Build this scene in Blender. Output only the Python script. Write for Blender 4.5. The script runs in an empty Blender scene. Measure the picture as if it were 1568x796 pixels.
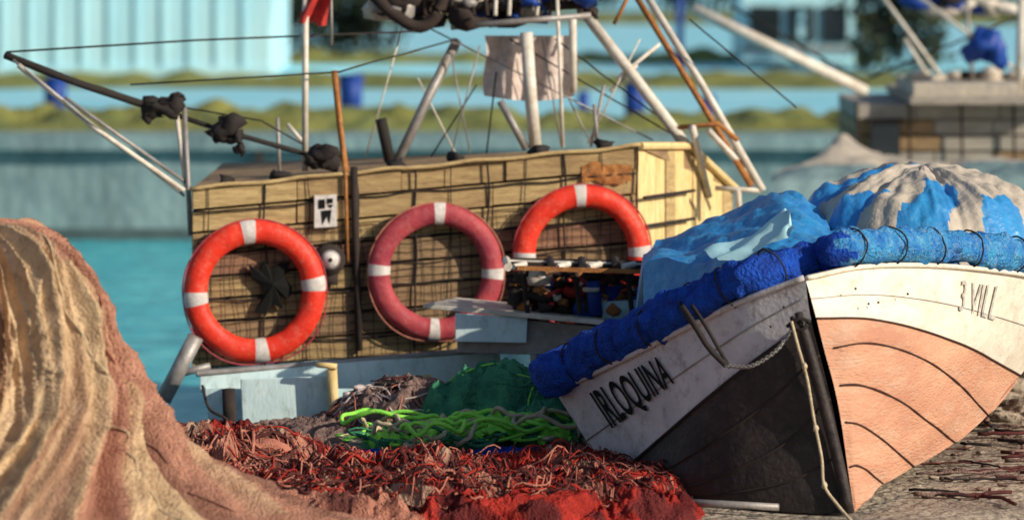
import bpy, math, random
import numpy as np
from mathutils import Vector, noise
random.seed(7); np.random.seed(7)
sc=bpy.context.scene
# ---------------------------------------------------------------- survey helper: bearing/elevation + distance -> metres
K=0.225/1568; H=2.71; HZ=-150
def P(u,v,d): return Vector(((u-784)*K*d, d, H-(v-HZ)*K*d))
def nz(x,y,z=0): return noise.noise(Vector((x,y,z)))
# ---------------------------------------------------------------- materials
def mat(name,c1,c2=None,scale=6,rough=.75,bump=.3,bscale=60,metal=0,stretch=(1,1,1),attr=None,grime=0,gcol=(.05,.04,.03),spec=.3,bdist=.01,fac=(.35,.65)):
    m=bpy.data.materials.new(name); m.use_nodes=True; nt=m.node_tree; N=nt.nodes; L=nt.links
    b=N['Principled BSDF']; b.inputs['Roughness'].default_value=rough; b.inputs['Metallic'].default_value=metal
    b.inputs['Specular IOR Level'].default_value=spec
    tc=N.new('ShaderNodeTexCoord'); mp=N.new('ShaderNodeMapping'); mp.inputs['Scale'].default_value=stretch
    L.new(tc.outputs['Object'],mp.inputs[0])
    if c2 is None: c2=tuple(x*.75 for x in c1)
    n=N.new('ShaderNodeTexNoise'); n.inputs['Scale'].default_value=scale; n.inputs['Detail'].default_value=6; n.inputs['Roughness'].default_value=.65
    L.new(mp.outputs[0],n.inputs['Vector'])
    r=N.new('ShaderNodeMapRange'); r.inputs[1].default_value=fac[0]; r.inputs[2].default_value=fac[1]
    L.new(n.outputs[0],r.inputs[0])
    mx=N.new('ShaderNodeMix'); mx.data_type='RGBA'; mx.inputs[6].default_value=(*c1,1); mx.inputs[7].default_value=(*c2,1)
    L.new(r.outputs[0],mx.inputs[0]); out=mx.outputs[2]
    if attr:
        a=N.new('ShaderNodeAttribute'); a.attribute_name='Col'
        m2=N.new('ShaderNodeMix'); m2.data_type='RGBA'; m2.blend_type='MULTIPLY'; m2.inputs[0].default_value=1
        L.new(out,m2.inputs[6]); L.new(a.outputs['Color'],m2.inputs[7]); out=m2.outputs[2]
    if grime:
        g=N.new('ShaderNodeTexNoise'); g.inputs['Scale'].default_value=scale*2.7; g.inputs['Detail'].default_value=8; g.inputs['Roughness'].default_value=.75
        L.new(mp.outputs[0],g.inputs['Vector'])
        gr=N.new('ShaderNodeMapRange'); gr.inputs[1].default_value=.5; gr.inputs[2].default_value=.72; gr.inputs[4].default_value=grime
        L.new(g.outputs[0],gr.inputs[0])
        m3=N.new('ShaderNodeMix'); m3.data_type='RGBA'; m3.inputs[7].default_value=(*gcol,1)
        L.new(gr.outputs[0],m3.inputs[0]); L.new(out,m3.inputs[6]); out=m3.outputs[2]
    L.new(out,b.inputs['Base Color'])
    if bump:
        bn=N.new('ShaderNodeTexNoise'); bn.inputs['Scale'].default_value=bscale; bn.inputs['Detail'].default_value=4
        L.new(mp.outputs[0],bn.inputs['Vector'])
        bp=N.new('ShaderNodeBump'); bp.inputs['Strength'].default_value=bump; bp.inputs['Distance'].default_value=bdist
        L.new(bn.outputs[0],bp.inputs['Height']); L.new(bp.outputs[0],b.inputs['Normal'])
    return m
M={}
M['net']=mat('draped_net',(.86,.83,.80),(.58,.53,.50),9,1.0,1,75,attr=True,grime=.5,gcol=(.22,.10,.07),spec=.02,bdist=.022)
M['netred']=mat('heaped_net',(.95,.92,.9),(.5,.45,.45),11,1.0,1,80,attr=True,grime=.55,gcol=(.06,.025,.025),spec=.03,bdist=.025)
M['red']=mat('red_net',(.50,.05,.035),(.24,.02,.02),14,.9,.8,150,spec=.1,grime=.5,gcol=(.10,.03,.02))
M['salmon']=mat('salmon_net',(.56,.24,.17),(.36,.13,.10),12,.9,.8,150,spec=.1,grime=.5,gcol=(.15,.06,.05))
M['maroon']=mat('maroon_net',(.13,.04,.04),(.05,.02,.02),14,.9,.6,120,spec=.1)
M['cream']=mat('cream_rope',(.62,.52,.36),(.42,.33,.22),30,.9,.6,200)
M['green']=mat('green_net',(.10,.38,.20),(.04,.20,.12),8,.95,1,90,spec=.1,grime=.55,gcol=(.03,.08,.06),bdist=.03)
M['lime']=mat('lime_rope',(.38,.88,.10),(.20,.66,.08),30,.7,.4,150)
M['greynet']=mat('grey_net',(.30,.20,.17),(.12,.08,.08),16,.95,.9,100,spec=.05,bdist=.02)
M['floats']=mat('foam_floats',(.74,.64,.60),(.50,.40,.38),20,.8,.3,60)
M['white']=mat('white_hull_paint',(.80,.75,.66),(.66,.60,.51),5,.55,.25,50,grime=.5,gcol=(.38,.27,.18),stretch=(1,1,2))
M['whiteshade']=mat('shaded_weathered_white',(.64,.62,.64),(.48,.46,.49),4,.6,.3,50,grime=.7,gcol=(.15,.11,.10))  # hull white with the left side's shade put into the colour, plus grime
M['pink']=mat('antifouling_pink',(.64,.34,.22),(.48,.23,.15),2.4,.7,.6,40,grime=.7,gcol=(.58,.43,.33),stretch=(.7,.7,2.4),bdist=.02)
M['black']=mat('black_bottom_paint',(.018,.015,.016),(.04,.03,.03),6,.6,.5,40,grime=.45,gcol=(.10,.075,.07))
M['seam']=mat('seam_caulk',(.06,.025,.02),None,10,.9,.3,80)
M['letter']=mat('letter_paint',(.012,.012,.012),None,10,.8,0,spec=.1)
M['lettergrey']=mat('faded_letter_paint',(.22,.22,.24),(.60,.56,.50),30,.7,0)
M['blue']=mat('blue_net_roll',(.010,.085,.58),(.01,.04,.28),12,.8,1,70,spec=.2,bdist=.03,grime=.35,gcol=(.03,.20,.62))
M['blue2']=mat('sunlit_blue_net_roll',(.06,.34,.66),(.02,.15,.52),9,.8,1,70,spec=.2,bdist=.03,grime=.6,gcol=(.42,.66,.78))  # lighter copy of the blue roll, sunlight put into the colour
M['tarp']=mat('blue_tarpaulin',(.02,.17,.50),(.03,.28,.62),4,.42,.6,14,spec=.6,bdist=.03,grime=.45,gcol=(.16,.42,.66))
M['beige']=mat('beige_tarpaulin',(.56,.49,.40),(.40,.36,.32),5,.7,.6,20,bdist=.02,grime=.35,gcol=(.20,.20,.24))
for i,(a,b_) in enumerate([((.50,.36,.17),(.31,.20,.10)),((.38,.26,.14),(.22,.14,.08)),((.60,.45,.22),(.38,.26,.12)),((.40,.22,.13),(.24,.12,.08))]):
    M['wood%d'%i]=mat('weathered_plank_%d'%i,a,b_,5,.8,.6,40,stretch=(1,1,7),grime=.75,gcol=(.10,.06,.045))
M['yellow']=mat('cream_yellow_board',(.85,.66,.34),(.66,.47,.20),6,.7,.4,40,stretch=(4,4,1),grime=.5,gcol=(.3,.18,.08))
M['dark']=mat('dark_rope',(.03,.025,.025),None,20,.9,.3,80)
M['gap']=mat('dark_interior',(.025,.02,.02),(.05,.035,.03),8,.95,0)
M['orange']=mat('lifebuoy_orange',(.82,.045,.02),(.66,.03,.015),8,.5,.3,60,grime=.5,gcol=(.70,.26,.18))
M['fadedred']=mat('lifebuoy_faded',(.44,.06,.07),(.30,.035,.06),8,.6,.4,60,grime=.55,gcol=(.45,.18,.17))
M['tape']=mat('reflective_tape',(.70,.66,.64),(.5,.46,.44),30,.5,.2,60,grime=.4,gcol=(.3,.2,.18))
M['metalw']=mat('white_painted_steel',(.74,.70,.64),(.52,.47,.40),8,.5,.2,60,grime=.5,gcol=(.35,.18,.08))
M['metalg']=mat('grey_steel',(.36,.35,.35),(.24,.22,.21),10,.5,.2,60,metal=.3,grime=.4,gcol=(.2,.1,.05))
M['rust']=mat('rusty_steel',(.46,.19,.05),(.24,.09,.03),14,.85,.5,80,grime=.4,gcol=(.6,.42,.22))
M['glass']=mat('dark_glass',(.02,.03,.04),None,5,.15,0,spec=.6)
M['cyanp']=mat('pale_blue_panel',(.36,.68,.80),(.48,.76,.84),4,.6,.1,40,grime=.25,gcol=(.3,.4,.42))
M['boatwhite']=mat('boat_white_paint',(.70,.85,.87),(.52,.70,.75),3,.5,.2,30,grime=.6,gcol=(.22,.25,.22),stretch=(2,2,1))
M['navy']=mat('navy_plastic',(.012,.06,.33),None,10,.5,.1,50)
M['redp']=mat('red_paint',(.55,.04,.03),(.3,.03,.03),20,.6,.2,60)
M['paved']=mat('pale_quay_paving',(.26,.66,.82),(.38,.74,.86),.35,.8,.2,6,grime=.4,gcol=(.18,.46,.56))
M['wallblue']=mat('pale_blue_wall',(.38,.70,.84),(.50,.80,.90),.6,.7,.1,10,grime=.3,gcol=(.28,.5,.6),stretch=(3,3,.6))
M['grass']=mat('dry_grass',(.30,.29,.07),(.16,.20,.07),.9,.95,1,14,bdist=.08,grime=.75,gcol=(.09,.12,.07))
M['leaf']=mat('dark_leaves',(.02,.035,.03),(.05,.07,.04),3,.8,0)
M['quaywall']=mat('stained_concrete',(.24,.35,.37),(.14,.22,.24),.8,.9,.6,8,stretch=(1,1,.5),grime=.6,gcol=(.07,.11,.12),bdist=.05)
M['tide']=mat('tide_band',(.05,.08,.09),(.09,.14,.14),2,.9,.6,8)
M['conc']=mat('quay_concrete',(.46,.39,.31),(.26,.21,.17),1.6,.9,.9,18,grime=.85,gcol=(.06,.045,.04),bdist=.05)
M['greywood']=mat('grey_planks',(.40,.36,.31),(.28,.25,.22),4,.85,.4,30,stretch=(1,1,6),grime=.5,gcol=(.08,.08,.09))
M['water']=mat('harbour_water',(.03,.46,.60),(.16,.72,.80),1.5,.16,1,2.4,stretch=(1,3.2,1),spec=.5,bdist=.22,grime=.5,gcol=(.02,.28,.44))  # lighter second tone paints ripple highlights into the water colour
# ---------------------------------------------------------------- mesh builder
class MB:
    def __init__(s): s.v=[];s.f=[];s.m=[];s.c=None
    def quad(s,pts,m=0):
        b=len(s.v); s.v+= [tuple(p) for p in pts]; s.f.append(tuple(range(b,b+len(pts)))); s.m.append(m)
    def hexa(s,a,b_,m=0):
        b=len(s.v); s.v+=[tuple(p) for p in a]+[tuple(p) for p in b_]
        for f in [(0,1,2,3),(7,6,5,4),(0,4,5,1),(1,5,6,2),(2,6,7,3),(3,7,4,0)]:
            s.f.append(tuple(b+i for i in f)); s.m.append(m)
    def box(s,lo,hi,m=0):
        x0,y0,z0=lo;x1,y1,z1=hi
        s.hexa([(x0,y0,z0),(x1,y0,z0),(x1,y0,z1),(x0,y0,z1)],[(x0,y1,z0),(x1,y1,z0),(x1,y1,z1),(x0,y1,z1)],m)
    def tube(s,pts,r,m=0,n=7,close=False):
        pts=[Vector(p) for p in pts]; L=len(pts); b=len(s.v)
        for i,p in enumerate(pts):
            if close: t=pts[(i+1)%L]-pts[i-1]
            else: t=pts[min(i+1,L-1)]-pts[max(i-1,0)]
            if t.length<1e-9: t=Vector((0,0,1))
            t.normalize(); up=Vector((0,0,1)) if abs(t.z)<.9 else Vector((1,0,0))
            a=t.cross(up).normalized(); c=a.cross(t).normalized()
            rr=r[i] if hasattr(r,'__len__') else r
            for k in range(n):
                an=2*math.pi*k/n; s.v.append(tuple(p+a*math.cos(an)*rr+c*math.sin(an)*rr))
        for i in range(L if close else L-1):
            j=(i+1)%L
            for k in range(n):
                k2=(k+1)%n; s.f.append((b+i*n+k,b+i*n+k2,b+j*n+k2,b+j*n+k)); s.m.append(m)
        if not close:
            s.f.append(tuple(b+k for k in range(n))[::-1]); s.m.append(m)
            s.f.append(tuple(b+(L-1)*n+k for k in range(n))); s.m.append(m)
    def grid(s,G,m=0,mf=None):
        R=len(G);C=len(G[0]);b=len(s.v)
        for row in G: s.v+=[tuple(p) for p in row]
        for i in range(R-1):
            for j in range(C-1):
                s.f.append((b+i*C+j,b+i*C+j+1,b+(i+1)*C+j+1,b+(i+1)*C+j)); s.m.append(mf(i,j) if mf else m)
    def ell(s,c,rx,ry,rz,m=0,n=14,j=0):
        G=[]
        for i in range(n//2+1):
            ph=math.pi*i/(n//2); row=[]
            for k in range(n+1):
                th=2*math.pi*k/n; q=1+j*nz(c[0]*9+math.cos(th)*1.3*math.sin(ph),c[1]*9+math.sin(th)*1.3*math.sin(ph),c[2]*9+math.cos(ph)*1.3)
                row.append((c[0]+rx*q*math.sin(ph)*math.cos(th),c[1]+ry*q*math.sin(ph)*math.sin(th),c[2]+rz*q*math.cos(ph)))
            G.append(row)
        s.grid(G,m)
    def done(s,name,mats,parent=None,smooth=True,bevel=0,col=None):
        me=bpy.data.meshes.new(name); me.from_pydata(s.v,[],s.f); me.update()
        for x in mats: me.materials.append(M[x])
        me.polygons.foreach_set('material_index',s.m)
        me.polygons.foreach_set('use_smooth',[smooth]*len(s.f))
        if col is not None:
            ca=me.color_attributes.new('Col','FLOAT_COLOR','POINT'); ca.data.foreach_set('color',np.array(col,dtype=np.float32).ravel())
        import bmesh
        bm=bmesh.new(); bm.from_mesh(me); bmesh.ops.recalc_face_normals(bm,faces=bm.faces); bm.to_mesh(me); bm.free()
        o=bpy.data.objects.new(name,me); sc.collection.objects.link(o)
        if parent: o.parent=parent
        if bevel:
            bv=o.modifiers.new('b','BEVEL'); bv.width=bevel; bv.segments=2
        return o
def empty(name):
    e=bpy.data.objects.new(name,None); sc.collection.objects.link(e); e.empty_display_size=.2; return e
def cat(pts,n):
    p=[Vector(q) for q in pts]; L=len(p)-1; out=[]
    for i in range(n):
        t=i/(n-1)*L; k=min(int(t),L-1); f=t-k
        a=p[k-1] if k>0 else p[0]*2-p[1]; b=p[k]; c=p[k+1]; d=p[k+2] if k+2<=L else p[L]*2-p[L-1]
        out.append(.5*((2*b)+(c-a)*f+(2*a-5*b+4*c-d)*f*f+(3*b-a-3*c+d)*f**3))
    return out
def px(l,n=None):
    q=[P(*a) for a in l]; return cat(q,n) if n else q
# ---------------------------------------------------------------- world, sun, camera
S=Vector((.80,-.47,.42)).normalized()
wd=bpy.data.worlds.new('World'); sc.world=wd; wd.use_nodes=True; nt=wd.node_tree
sk=nt.nodes.new('ShaderNodeTexSky'); sk.sky_type='NISHITA'; sk.sun_disc=False
sk.sun_elevation=math.asin(S.z); sk.sun_rotation=math.atan2(S.x,S.y)
nt.links.new(sk.outputs[0],nt.nodes['Background'].inputs[0]); nt.nodes['Background'].inputs[1].default_value=.095
sl=bpy.data.lights.new('sun','SUN'); sl.energy=4.9; sl.angle=math.radians(.5); sl.color=(1,.88,.70)
so=bpy.data.objects.new('sun',sl); sc.collection.objects.link(so); so.rotation_euler=S.to_track_quat('Z','Y').to_euler()
cd=bpy.data.cameras.new('camera'); cam=bpy.data.objects.new('camera',cd); sc.collection.objects.link(cam)
cam.location=(0,0,H); cam.rotation_euler=(math.radians(90),0,0); cd.lens=160; cd.sensor_width=36
cd.shift_y=-(398-HZ)/1568; cd.clip_end=5000; sc.camera=cam
cd.dof.use_dof=True; cd.dof.focus_distance=21.6; cd.dof.aperture_fstop=1.9
sc.view_settings.view_transform='Standard'; sc.view_settings.look='None'; sc.view_settings.exposure=0
# ---------------------------------------------------------------- setting
b=MB(); b.quad([(-400,10,-1),(400,10,-1),(400,60,-1),(-400,60,-1)]); b.done('water',['water'])
b=MB()
xs=[-60,-10,-4]+[x*.1 for x in range(-39,50)]+[5,10,60]
ys=[-30,5,15]+[18+i*.1 for i in range(58)]
def gz(x,y): return .02*nz(x*1.5,y*1.5) - .004 if 18<y<23.4 and -4<x<5 else 0
b.grid([[(x,y,gz(x,y)) for x in xs] for y in ys])
b.quad([(-60,ys[-1],0),(1.5,ys[-1],0),(1.5,ys[-1],-1.5),(-60,ys[-1],-1.5)])
b.quad([(1.5,ys[-1],0),(60,ys[-1],0),(60,27,0),(1.5,27,0)])
b.quad([(1.5,ys[-1],0),(1.5,27,0),(1.5,27,-1.5),(1.5,ys[-1],-1.5)])
b.quad([(1.5,27,0),(60,27,0),(60,27,-1.5),(1.5,27,-1.5)])
b.done('quay',['conc'],smooth=False)
b=MB()
for i in range(70):
    u=random.uniform(1360,1575); d=random.uniform(20.7,25.5); r=random.uniform(.004,.02)
    x=(u-784)*K*d
    b.ell((x,d,r*.3),r*2.0,r*1.5,r*.6,random.choice([0,1,1]),8,.9)
b.done('stones',['conc','greynet'])
b=MB()
for i in range(26):
    u=random.uniform(1505,1600); d=random.uniform(23.6,25.6); r=random.uniform(.04,.10)
    b.ell(((u-784)*K*d,d,r*.3),r*1.9,r*1.2,r*.6,0,12,1.1)
b.done('rock_pile',['conc'])
# scraps of old rope and weed on the quay
b=MB()
for i in range(60):
    d=random.uniform(20.6,24.2); x=(random.uniform(1370,1600)-784)*K*d; di=random.uniform(-.6,.6); pts=[]
    for k in range(random.randint(5,14)):
        di+=random.uniform(-.5,.5); x+=.04*math.cos(di); d+=.04*math.sin(di); pts.append((x,d,.012+.01*random.random()))
    b.tube(pts,random.uniform(.003,.012),random.randrange(3),5)
b.done('rope_scraps',['maroon','greynet','dark'])
# far shore
b=MB(); b.quad([(-900,50,.1),(900,50,.1),(900,2500,.1),(-900,2500,.1)]); b.done('ground',['paved'])
b=MB(); G=[]
for z in np.linspace(-1.3,.104,14):
    G.append([(x,49.9+.06*nz(x*.9,z*3,2),z) for x in np.linspace(-40,40,240)])
b.grid(G,mf=lambda i,j:3 if i<4 else 0)
b.box((-40,49.7,.0),(40,50.6,.16),1)
for i in range(26):
    x=-40+i*3.1; b.box((x,49.72,-.95),(x+.07,49.85,.0),2)
b.done('far_quay_wall',['quaywall','quaywall','gap','tide'],smooth=False)
def strip(name,d0,d1,x0,x1,h,seed):
    b=MB(); nx=int((x1-x0)*9); ny=30; G=[]
    for j in range(ny+1):
        t=j/ny; row=[]
        for i in range(nx+1):
            x=x0+(x1-x0)*i/nx
            e0=d0+.9*nz(x*.35,seed)+.3*nz(x*1.5,seed+2); e1=d1+.9*nz(x*.3,seed+5)+.5*nz(x*1.5,seed+9)
            y=e0+(e1-e0)*t; z=.1+.01+h*math.sin(math.pi*t)**.5*(.3+max(0,nz(x*2.2,y*1.2,seed)*1.9+.3)+.6*abs(nz(x*7,y*5,seed)))
            row.append((x,y,z if 0<j<ny else .095))
        G.append(row)
    b.grid(G); b.done(name,['grass'])
strip('grass_strip',51.0,54.6,-22,22,.15,1.3)
strip('grass_strip',63.5,68.0,-22,22,.08,4.3)
strip('grass_strip',73,76,-5,6,.10,7.3)
strip('grass_strip',97,104,-30,30,.10,9.3)
b=MB(); x0=(-40-784)*K*67; x1=(412-784)*K*67
b.box((x0-6,67,.1),(x1,73,3.2),0)
n=11
for i in range(n):
    x=x0+(x1-x0)*i/n; b.box((x,66.96,.1),(x+.05,67.0,3.1),1)
b.box((x0-6.1,66.9,3.2),(x1+.1,73.1,3.4),1); b.box((x0-6,66.94,.1),(x1+.02,67,.28),1)
for i in range(3): b.box((x0+1+i*1.9,66.95,1.5),(x0+1.8+i*1.9,67,2.5),2)
b.done('warehouse',['wallblue','wallblue','glass'],smooth=False)
def shrub(u0,u1,d,h,name='shrub'):
    b=MB(); xa=(u0-784)*K*d; xb=(u1-784)*K*d; nclump=int((xb-xa)*4)+3
    cl=[(random.uniform(xa,xb),d+random.uniform(-.5,.8),random.uniform(.3,h),random.uniform(.25,.5)) for _ in range(nclump*4)]
    for i in range(nclump):
        x=xa+(xb-xa)*i/nclump; b.tube([(x,d,.08),(x+.1,d,.6),(x-.1,d,h*.8)],[.04,.03,.01],1,5)
    for (cx,cy,cz,r) in cl:
        for _ in range(100):
            v=Vector((random.gauss(0,1),random.gauss(0,1),random.gauss(0,1))).normalized()*r*random.uniform(.5,1)
            p=Vector((cx,cy,cz+.1))+v; a=Vector((random.gauss(0,1),random.gauss(0,1),random.gauss(0,1))).normalized()*.07
            c=a.cross(Vector((random.gauss(0,1),random.gauss(0,1),random.gauss(0,1)))).normalized()*.05
            b.quad([p-a,p-c,p+a,p+c],0)
    b.done(name,['leaf','dark'],smooth=False)
shrub(418,610,75,2.2); shrub(1312,1425,70,2.2); shrub(600,960,112,2.6); shrub(1000,1150,106,2.4); shrub(1440,1600,100,2.2)
b=MB(); d=72
def bx(m,u0,v0,u1,v1,d0,d1):
    a=P(u0,v1,d0); c=P(u1,v0,d0); b.box((a.x,d0,a.z),(c.x,d1,c.z),m)
bx(0,1135,-90,1308,96,72,75); bx(1,1148,10,1196,66,71.95,71.99); bx(1,1206,10,1248,66,71.95,71.99); bx(1,1258,10,1298,66,71.95,71.99); bx(2,1135,72,1308,80,71.93,71.99)
bx(2,1125,-96,1318,-88,71.8,75.2); bx(1,1170,-70,1290,-20,71.95,71.99); bx(3,1222,14,1232,60,71.9,71.94)
b.done('harbour_cabin',['cyanp','glass','metalg','cyanp'],smooth=False)
b=MB(); b.tube([P(1041,96,72),P(1041,-60,72)],.06,0,10); b.tube([P(1030,96,72),P(1052,96,72)],.08,0,8); b.done('lamp_post',['navy'])
def bin_(u,vb,wd_,h):
    d=2.6/((vb-HZ)*K); x=(u-784)*K*d; r=wd_*K*d/2
    b=MB(); b.tube([(x,d,.1),(x,d,.1+h*.5),(x,d,.1+h)],[r*.85,r*.95,r],0,14)
    b.tube([(x,d,.1+h),(x,d,.1+h*1.06)],[r*1.1,r*1.08],0,14); b.tube([(x,d,.1+h*.4),(x,d,.1+h*.45)],r*1.0,0,14)
    b.done('litter_bin',['navy'])
bin_(85,178,36,.46); bin_(537,180,38,.5); bin_(972,188,34,.45); bin_(1085,186,22,.3); bin_(893,180,18,.3)
# ---------------------------------------------------------------- net heap (left)
heap=empty('fishing_net_heap')
prof=[(1.36,.0),(1.36,.14),(1.34,.30),(1.23,.46),(1.05,.58),(.83,.70),(.665,.81),(.53,.90),(.39,1.00),(.27,1.18),(.15,1.42),(.06,1.66),(-.02,1.9)]
pp=cat([(a,b_,0) for a,b_ in prof],260); C0=(-2.28,19.0); b=MB(); G=[]; col=[]; NT=700
cre=np.array([.84,.64,.42]); pin=np.array([.60,.32,.24]); bro=np.array([.34,.18,.14])
for i,q in enumerate(pp):
    z0,r0=q.x,q.y; row=[]; t=i/len(pp)
    for k in range(NT+1):
        th=2*math.pi*(k%NT)/NT; cx,cy=math.cos(th),math.sin(th)
        tw=.5*nz(cx*1.2,cy*1.2,t*1.5)+t*.35
        c2,s2=math.cos(th+tw),math.sin(th+tw)
        f1=nz(c2*3.2,s2*3.2,t*1.1+3); f2=1-2*abs(nz(c2*7,s2*7,t*1.6+9)); f3=1-2*abs(nz(c2*16,s2*16,t*2.5+1)); f4=nz(c2*50,s2*50,t*22)
        am=min(1,r0/.5)
        f5=1-2*abs(nz(c2*9+t*5,s2*9,t*12))
        dr=am*(.16*f1+.12*(f2**2-.5)+.05*(f3**2-.5)+.014*f4+.022*f5*f5)
        sag=.012*math.sin(t*30+5*f1+4*nz(cx*2,cy*2,5))*am
        r=max(0,r0+dr+sag*.6); z=z0+.05*am*f1+.02*f2*am+.012*nz(cx*r0*14,cy*r0*14,t*10)
        if i==len(pp)-1: z=-.03
        row.append((C0[0]+r*cx,C0[1]+r*cy*.95,z))
        az=math.degrees(math.atan2(cy,cx))
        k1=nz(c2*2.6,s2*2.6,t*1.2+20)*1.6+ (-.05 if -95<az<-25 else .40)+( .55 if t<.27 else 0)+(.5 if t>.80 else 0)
        k1=min(1,max(0,k1*2.2)); k2=min(1,max(0,(nz(c2*10,s2*10,t*1.5+40)-.10)*5)); k2=max(k2,min(1,max(0,(.34-f2)*1.7)))  # random brown streaks, plus fold shade painted into the creases
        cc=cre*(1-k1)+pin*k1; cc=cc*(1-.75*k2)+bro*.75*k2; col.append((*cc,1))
    G.append(row)
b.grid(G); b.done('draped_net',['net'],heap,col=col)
def heap_pt(i,k,off=.008):
    k%=NT; p=Vector(G[i][k]); c=Vector((C0[0],C0[1],p.z)); o=(p-c)
    if o.length>1e-6:o.normalize()
    return p+o*off
b=MB()
for s_ in range(16):
    k=int(NT*(.60+.42*random.random())); i0=random.randint(8,60); pts=[]
    dk=random.uniform(-.8,.8); ph=random.random()*9
    for i in range(i0,min(len(pp)-2,i0+random.randint(80,200)),8):
        k+=dk*3+2.5*math.sin(i*.05+ph); pts.append(heap_pt(i,int(k)))
    b.tube(cat(pts,len(pts)*5),random.uniform(.003,.006),random.choice([0,0,1,2]),5)
b.done('head_ropes',['maroon','salmon','cream'],heap)
# ---------------------------------------------------------------- generic piles and strands
def pile(name,par,m,cx,cy,rx,ry,h,amp,fq,seed,n=110,z0=-.02):
    b=MB(); G=[]
    for i in range(n+1):
        rho=i/n; row=[]
        for k in range(2*n+1):
            th=2*math.pi*(k%(2*n))/(2*n); x=rho*math.cos(th);y=rho*math.sin(th)
            ed=1+.25*nz(math.cos(th)*1.5,math.sin(th)*1.5,seed)
            X=cx+rx*x*ed;Y=cy+ry*y*ed
            base=h*max(0,1-rho**2)**.8
            rd=(1-2*abs(nz(X*fq,Y*fq,seed)))*.6+(1-2*abs(nz(X*fq*2.3,Y*fq*2.3,seed+3)))*.35+(1-2*abs(nz(X*fq*5,Y*fq*5,seed+6)))*.2+nz(X*fq*12,Y*fq*12,seed)*.1
            row.append((X,Y,z0+base+amp*rd*min(1,(1-rho)*4)))
        G.append(row)
    b.grid(G); return b.done(name,m,par)
def strands(name,par,mats,cx,cy,rx,ry,hf,num,r=(.004,.009),ln=(.3,.8),curl=.5,lift=.05):
    b=MB()
    for _ in range(num):
        a=random.uniform(0,6.28);q=math.sqrt(random.random()); x=cx+rx*q*math.cos(a);y=cy+ry*q*math.sin(a)
        di=random.uniform(0,6.28); dd=random.uniform(-curl,curl); L=random.uniform(*ln); st=.03; pts=[]; ph=random.random()*9
        lf=random.uniform(0,lift)
        for i in range(int(L/st)):
            di+=dd*.5+random.uniform(-.2,.2); x+=st*math.cos(di);y+=st*math.sin(di)
            rr=((x-cx)/rx)**2+((y-cy)/ry)**2
            if rr>1.1: di+=1.2
            pts.append((x,y,hf(x,y)+lf*(.6+.6*math.sin(ph+i*.35))+.004))
        if len(pts)>3: b.tube(pts,random.uniform(*r),random.randrange(len(mats)),5)
    return b.done(name,mats,par)
rp=empty('red_fishing_net')
xs_=lambda u,d:(u-784)*K*d
segs=[(330,21.2,.6,.6,.26),(430,21.1,.5,.5,.13),(545,20.9,.40,.35,.13),(655,20.8,.34,.35,.17),(770,20.8,.30,.3,.12),(868,20.85,.34,.3,.17),(940,20.6,.42,.3,.09),(720,20.2,.5,.35,.13),(480,20.3,.6,.4,.11),(600,20.3,.4,.35,.12),(850,20.2,.4,.35,.12),(960,20.15,.35,.3,.07),(560,19.9,.6,.3,.09),(780,19.9,.6,.3,.08)]
def redz(X,Y):
    e=0
    for (u,d,rx,ry,h) in segs:
        q=((X-xs_(u,d))/rx)**2+((Y-d)/ry)**2
        if q<1: e=max(e,h*(1-q)**.7)
    edge=min(1,e/.05)
    wx=X+.25*nz(X*2,Y*2,4); wy=Y+.25*nz(X*2,Y*2,14)
    r1=1-2.4*abs(nz(wx*4.2,wy*5,3)); r2=1-2.4*abs(nz(wx*11,wy*12,7)); r3=1-2*abs(nz(wx*26,wy*26,11))
    return -.015+e*.75+edge*(.070*r1+.040*r2+.018*r3+.006*nz(X*80,Y*80,2)), r1, r2
b=MB(); G2=[]; col=[]
cr=np.array([.50,.05,.04]); cs=np.array([.58,.27,.20]); cm=np.array([.10,.035,.04]); cc0=np.array([.62,.42,.31])
for j in range(270):
    Y=19.5+j/269*2.35; row=[]
    for i in range(520):
        X=-1.75+i/519*2.7; z,r1,r2=redz(X,Y); row.append((X,Y,z))
        a=nz(X*2.3+Y*.6,Y*2.6,31)*2.2+.15*(X+.3)+.02; a=min(1,max(0,a*3+.5))
        k=cr*a+cs*(1-a)
        m_=min(1,max(0,(nz(X*6,Y*7,51)+.02)*5)); k=k*(1-.8*m_)+cm*.8*m_
        q=min(1,max(0,(nz(X*5,Y*6,71)-.28)*8)); k=k*(1-q)+cc0*q
        col.append((*k,1))
    G2.append(row)
b.grid(G2); b.done('heaped_net',['netred'],rp,col=col)
def hfr(x,y):
    z,_,_=redz(x,y); return max(z,.0)
strands('net_strands',rp,['red','maroon','salmon','red','salmon','maroon'],xs_(650,20.6),20.55,1.2,.72,hfr,430,(.0022,.005),(.3,.9),.35,.03)
strands('head_ropes',rp,['red','salmon','maroon'],xs_(650,20.6),20.5,1.15,.7,hfr,40,(.006,.010),(.4,1.0),.3,.03)
b=MB()
for (u,v,d,r) in [(415,697,21.1,.075),(392,690,21.2,.05),(440,712,21.0,.05),(655,728,20.9,.035),(770,785,20.3,.05),(560,742,20.7,.03)]:
    b.ell(P(u,v,d),r*1.3,r,r*.8,0,16,1.1)
b.done('net_floats',['salmon'],rp)
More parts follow.
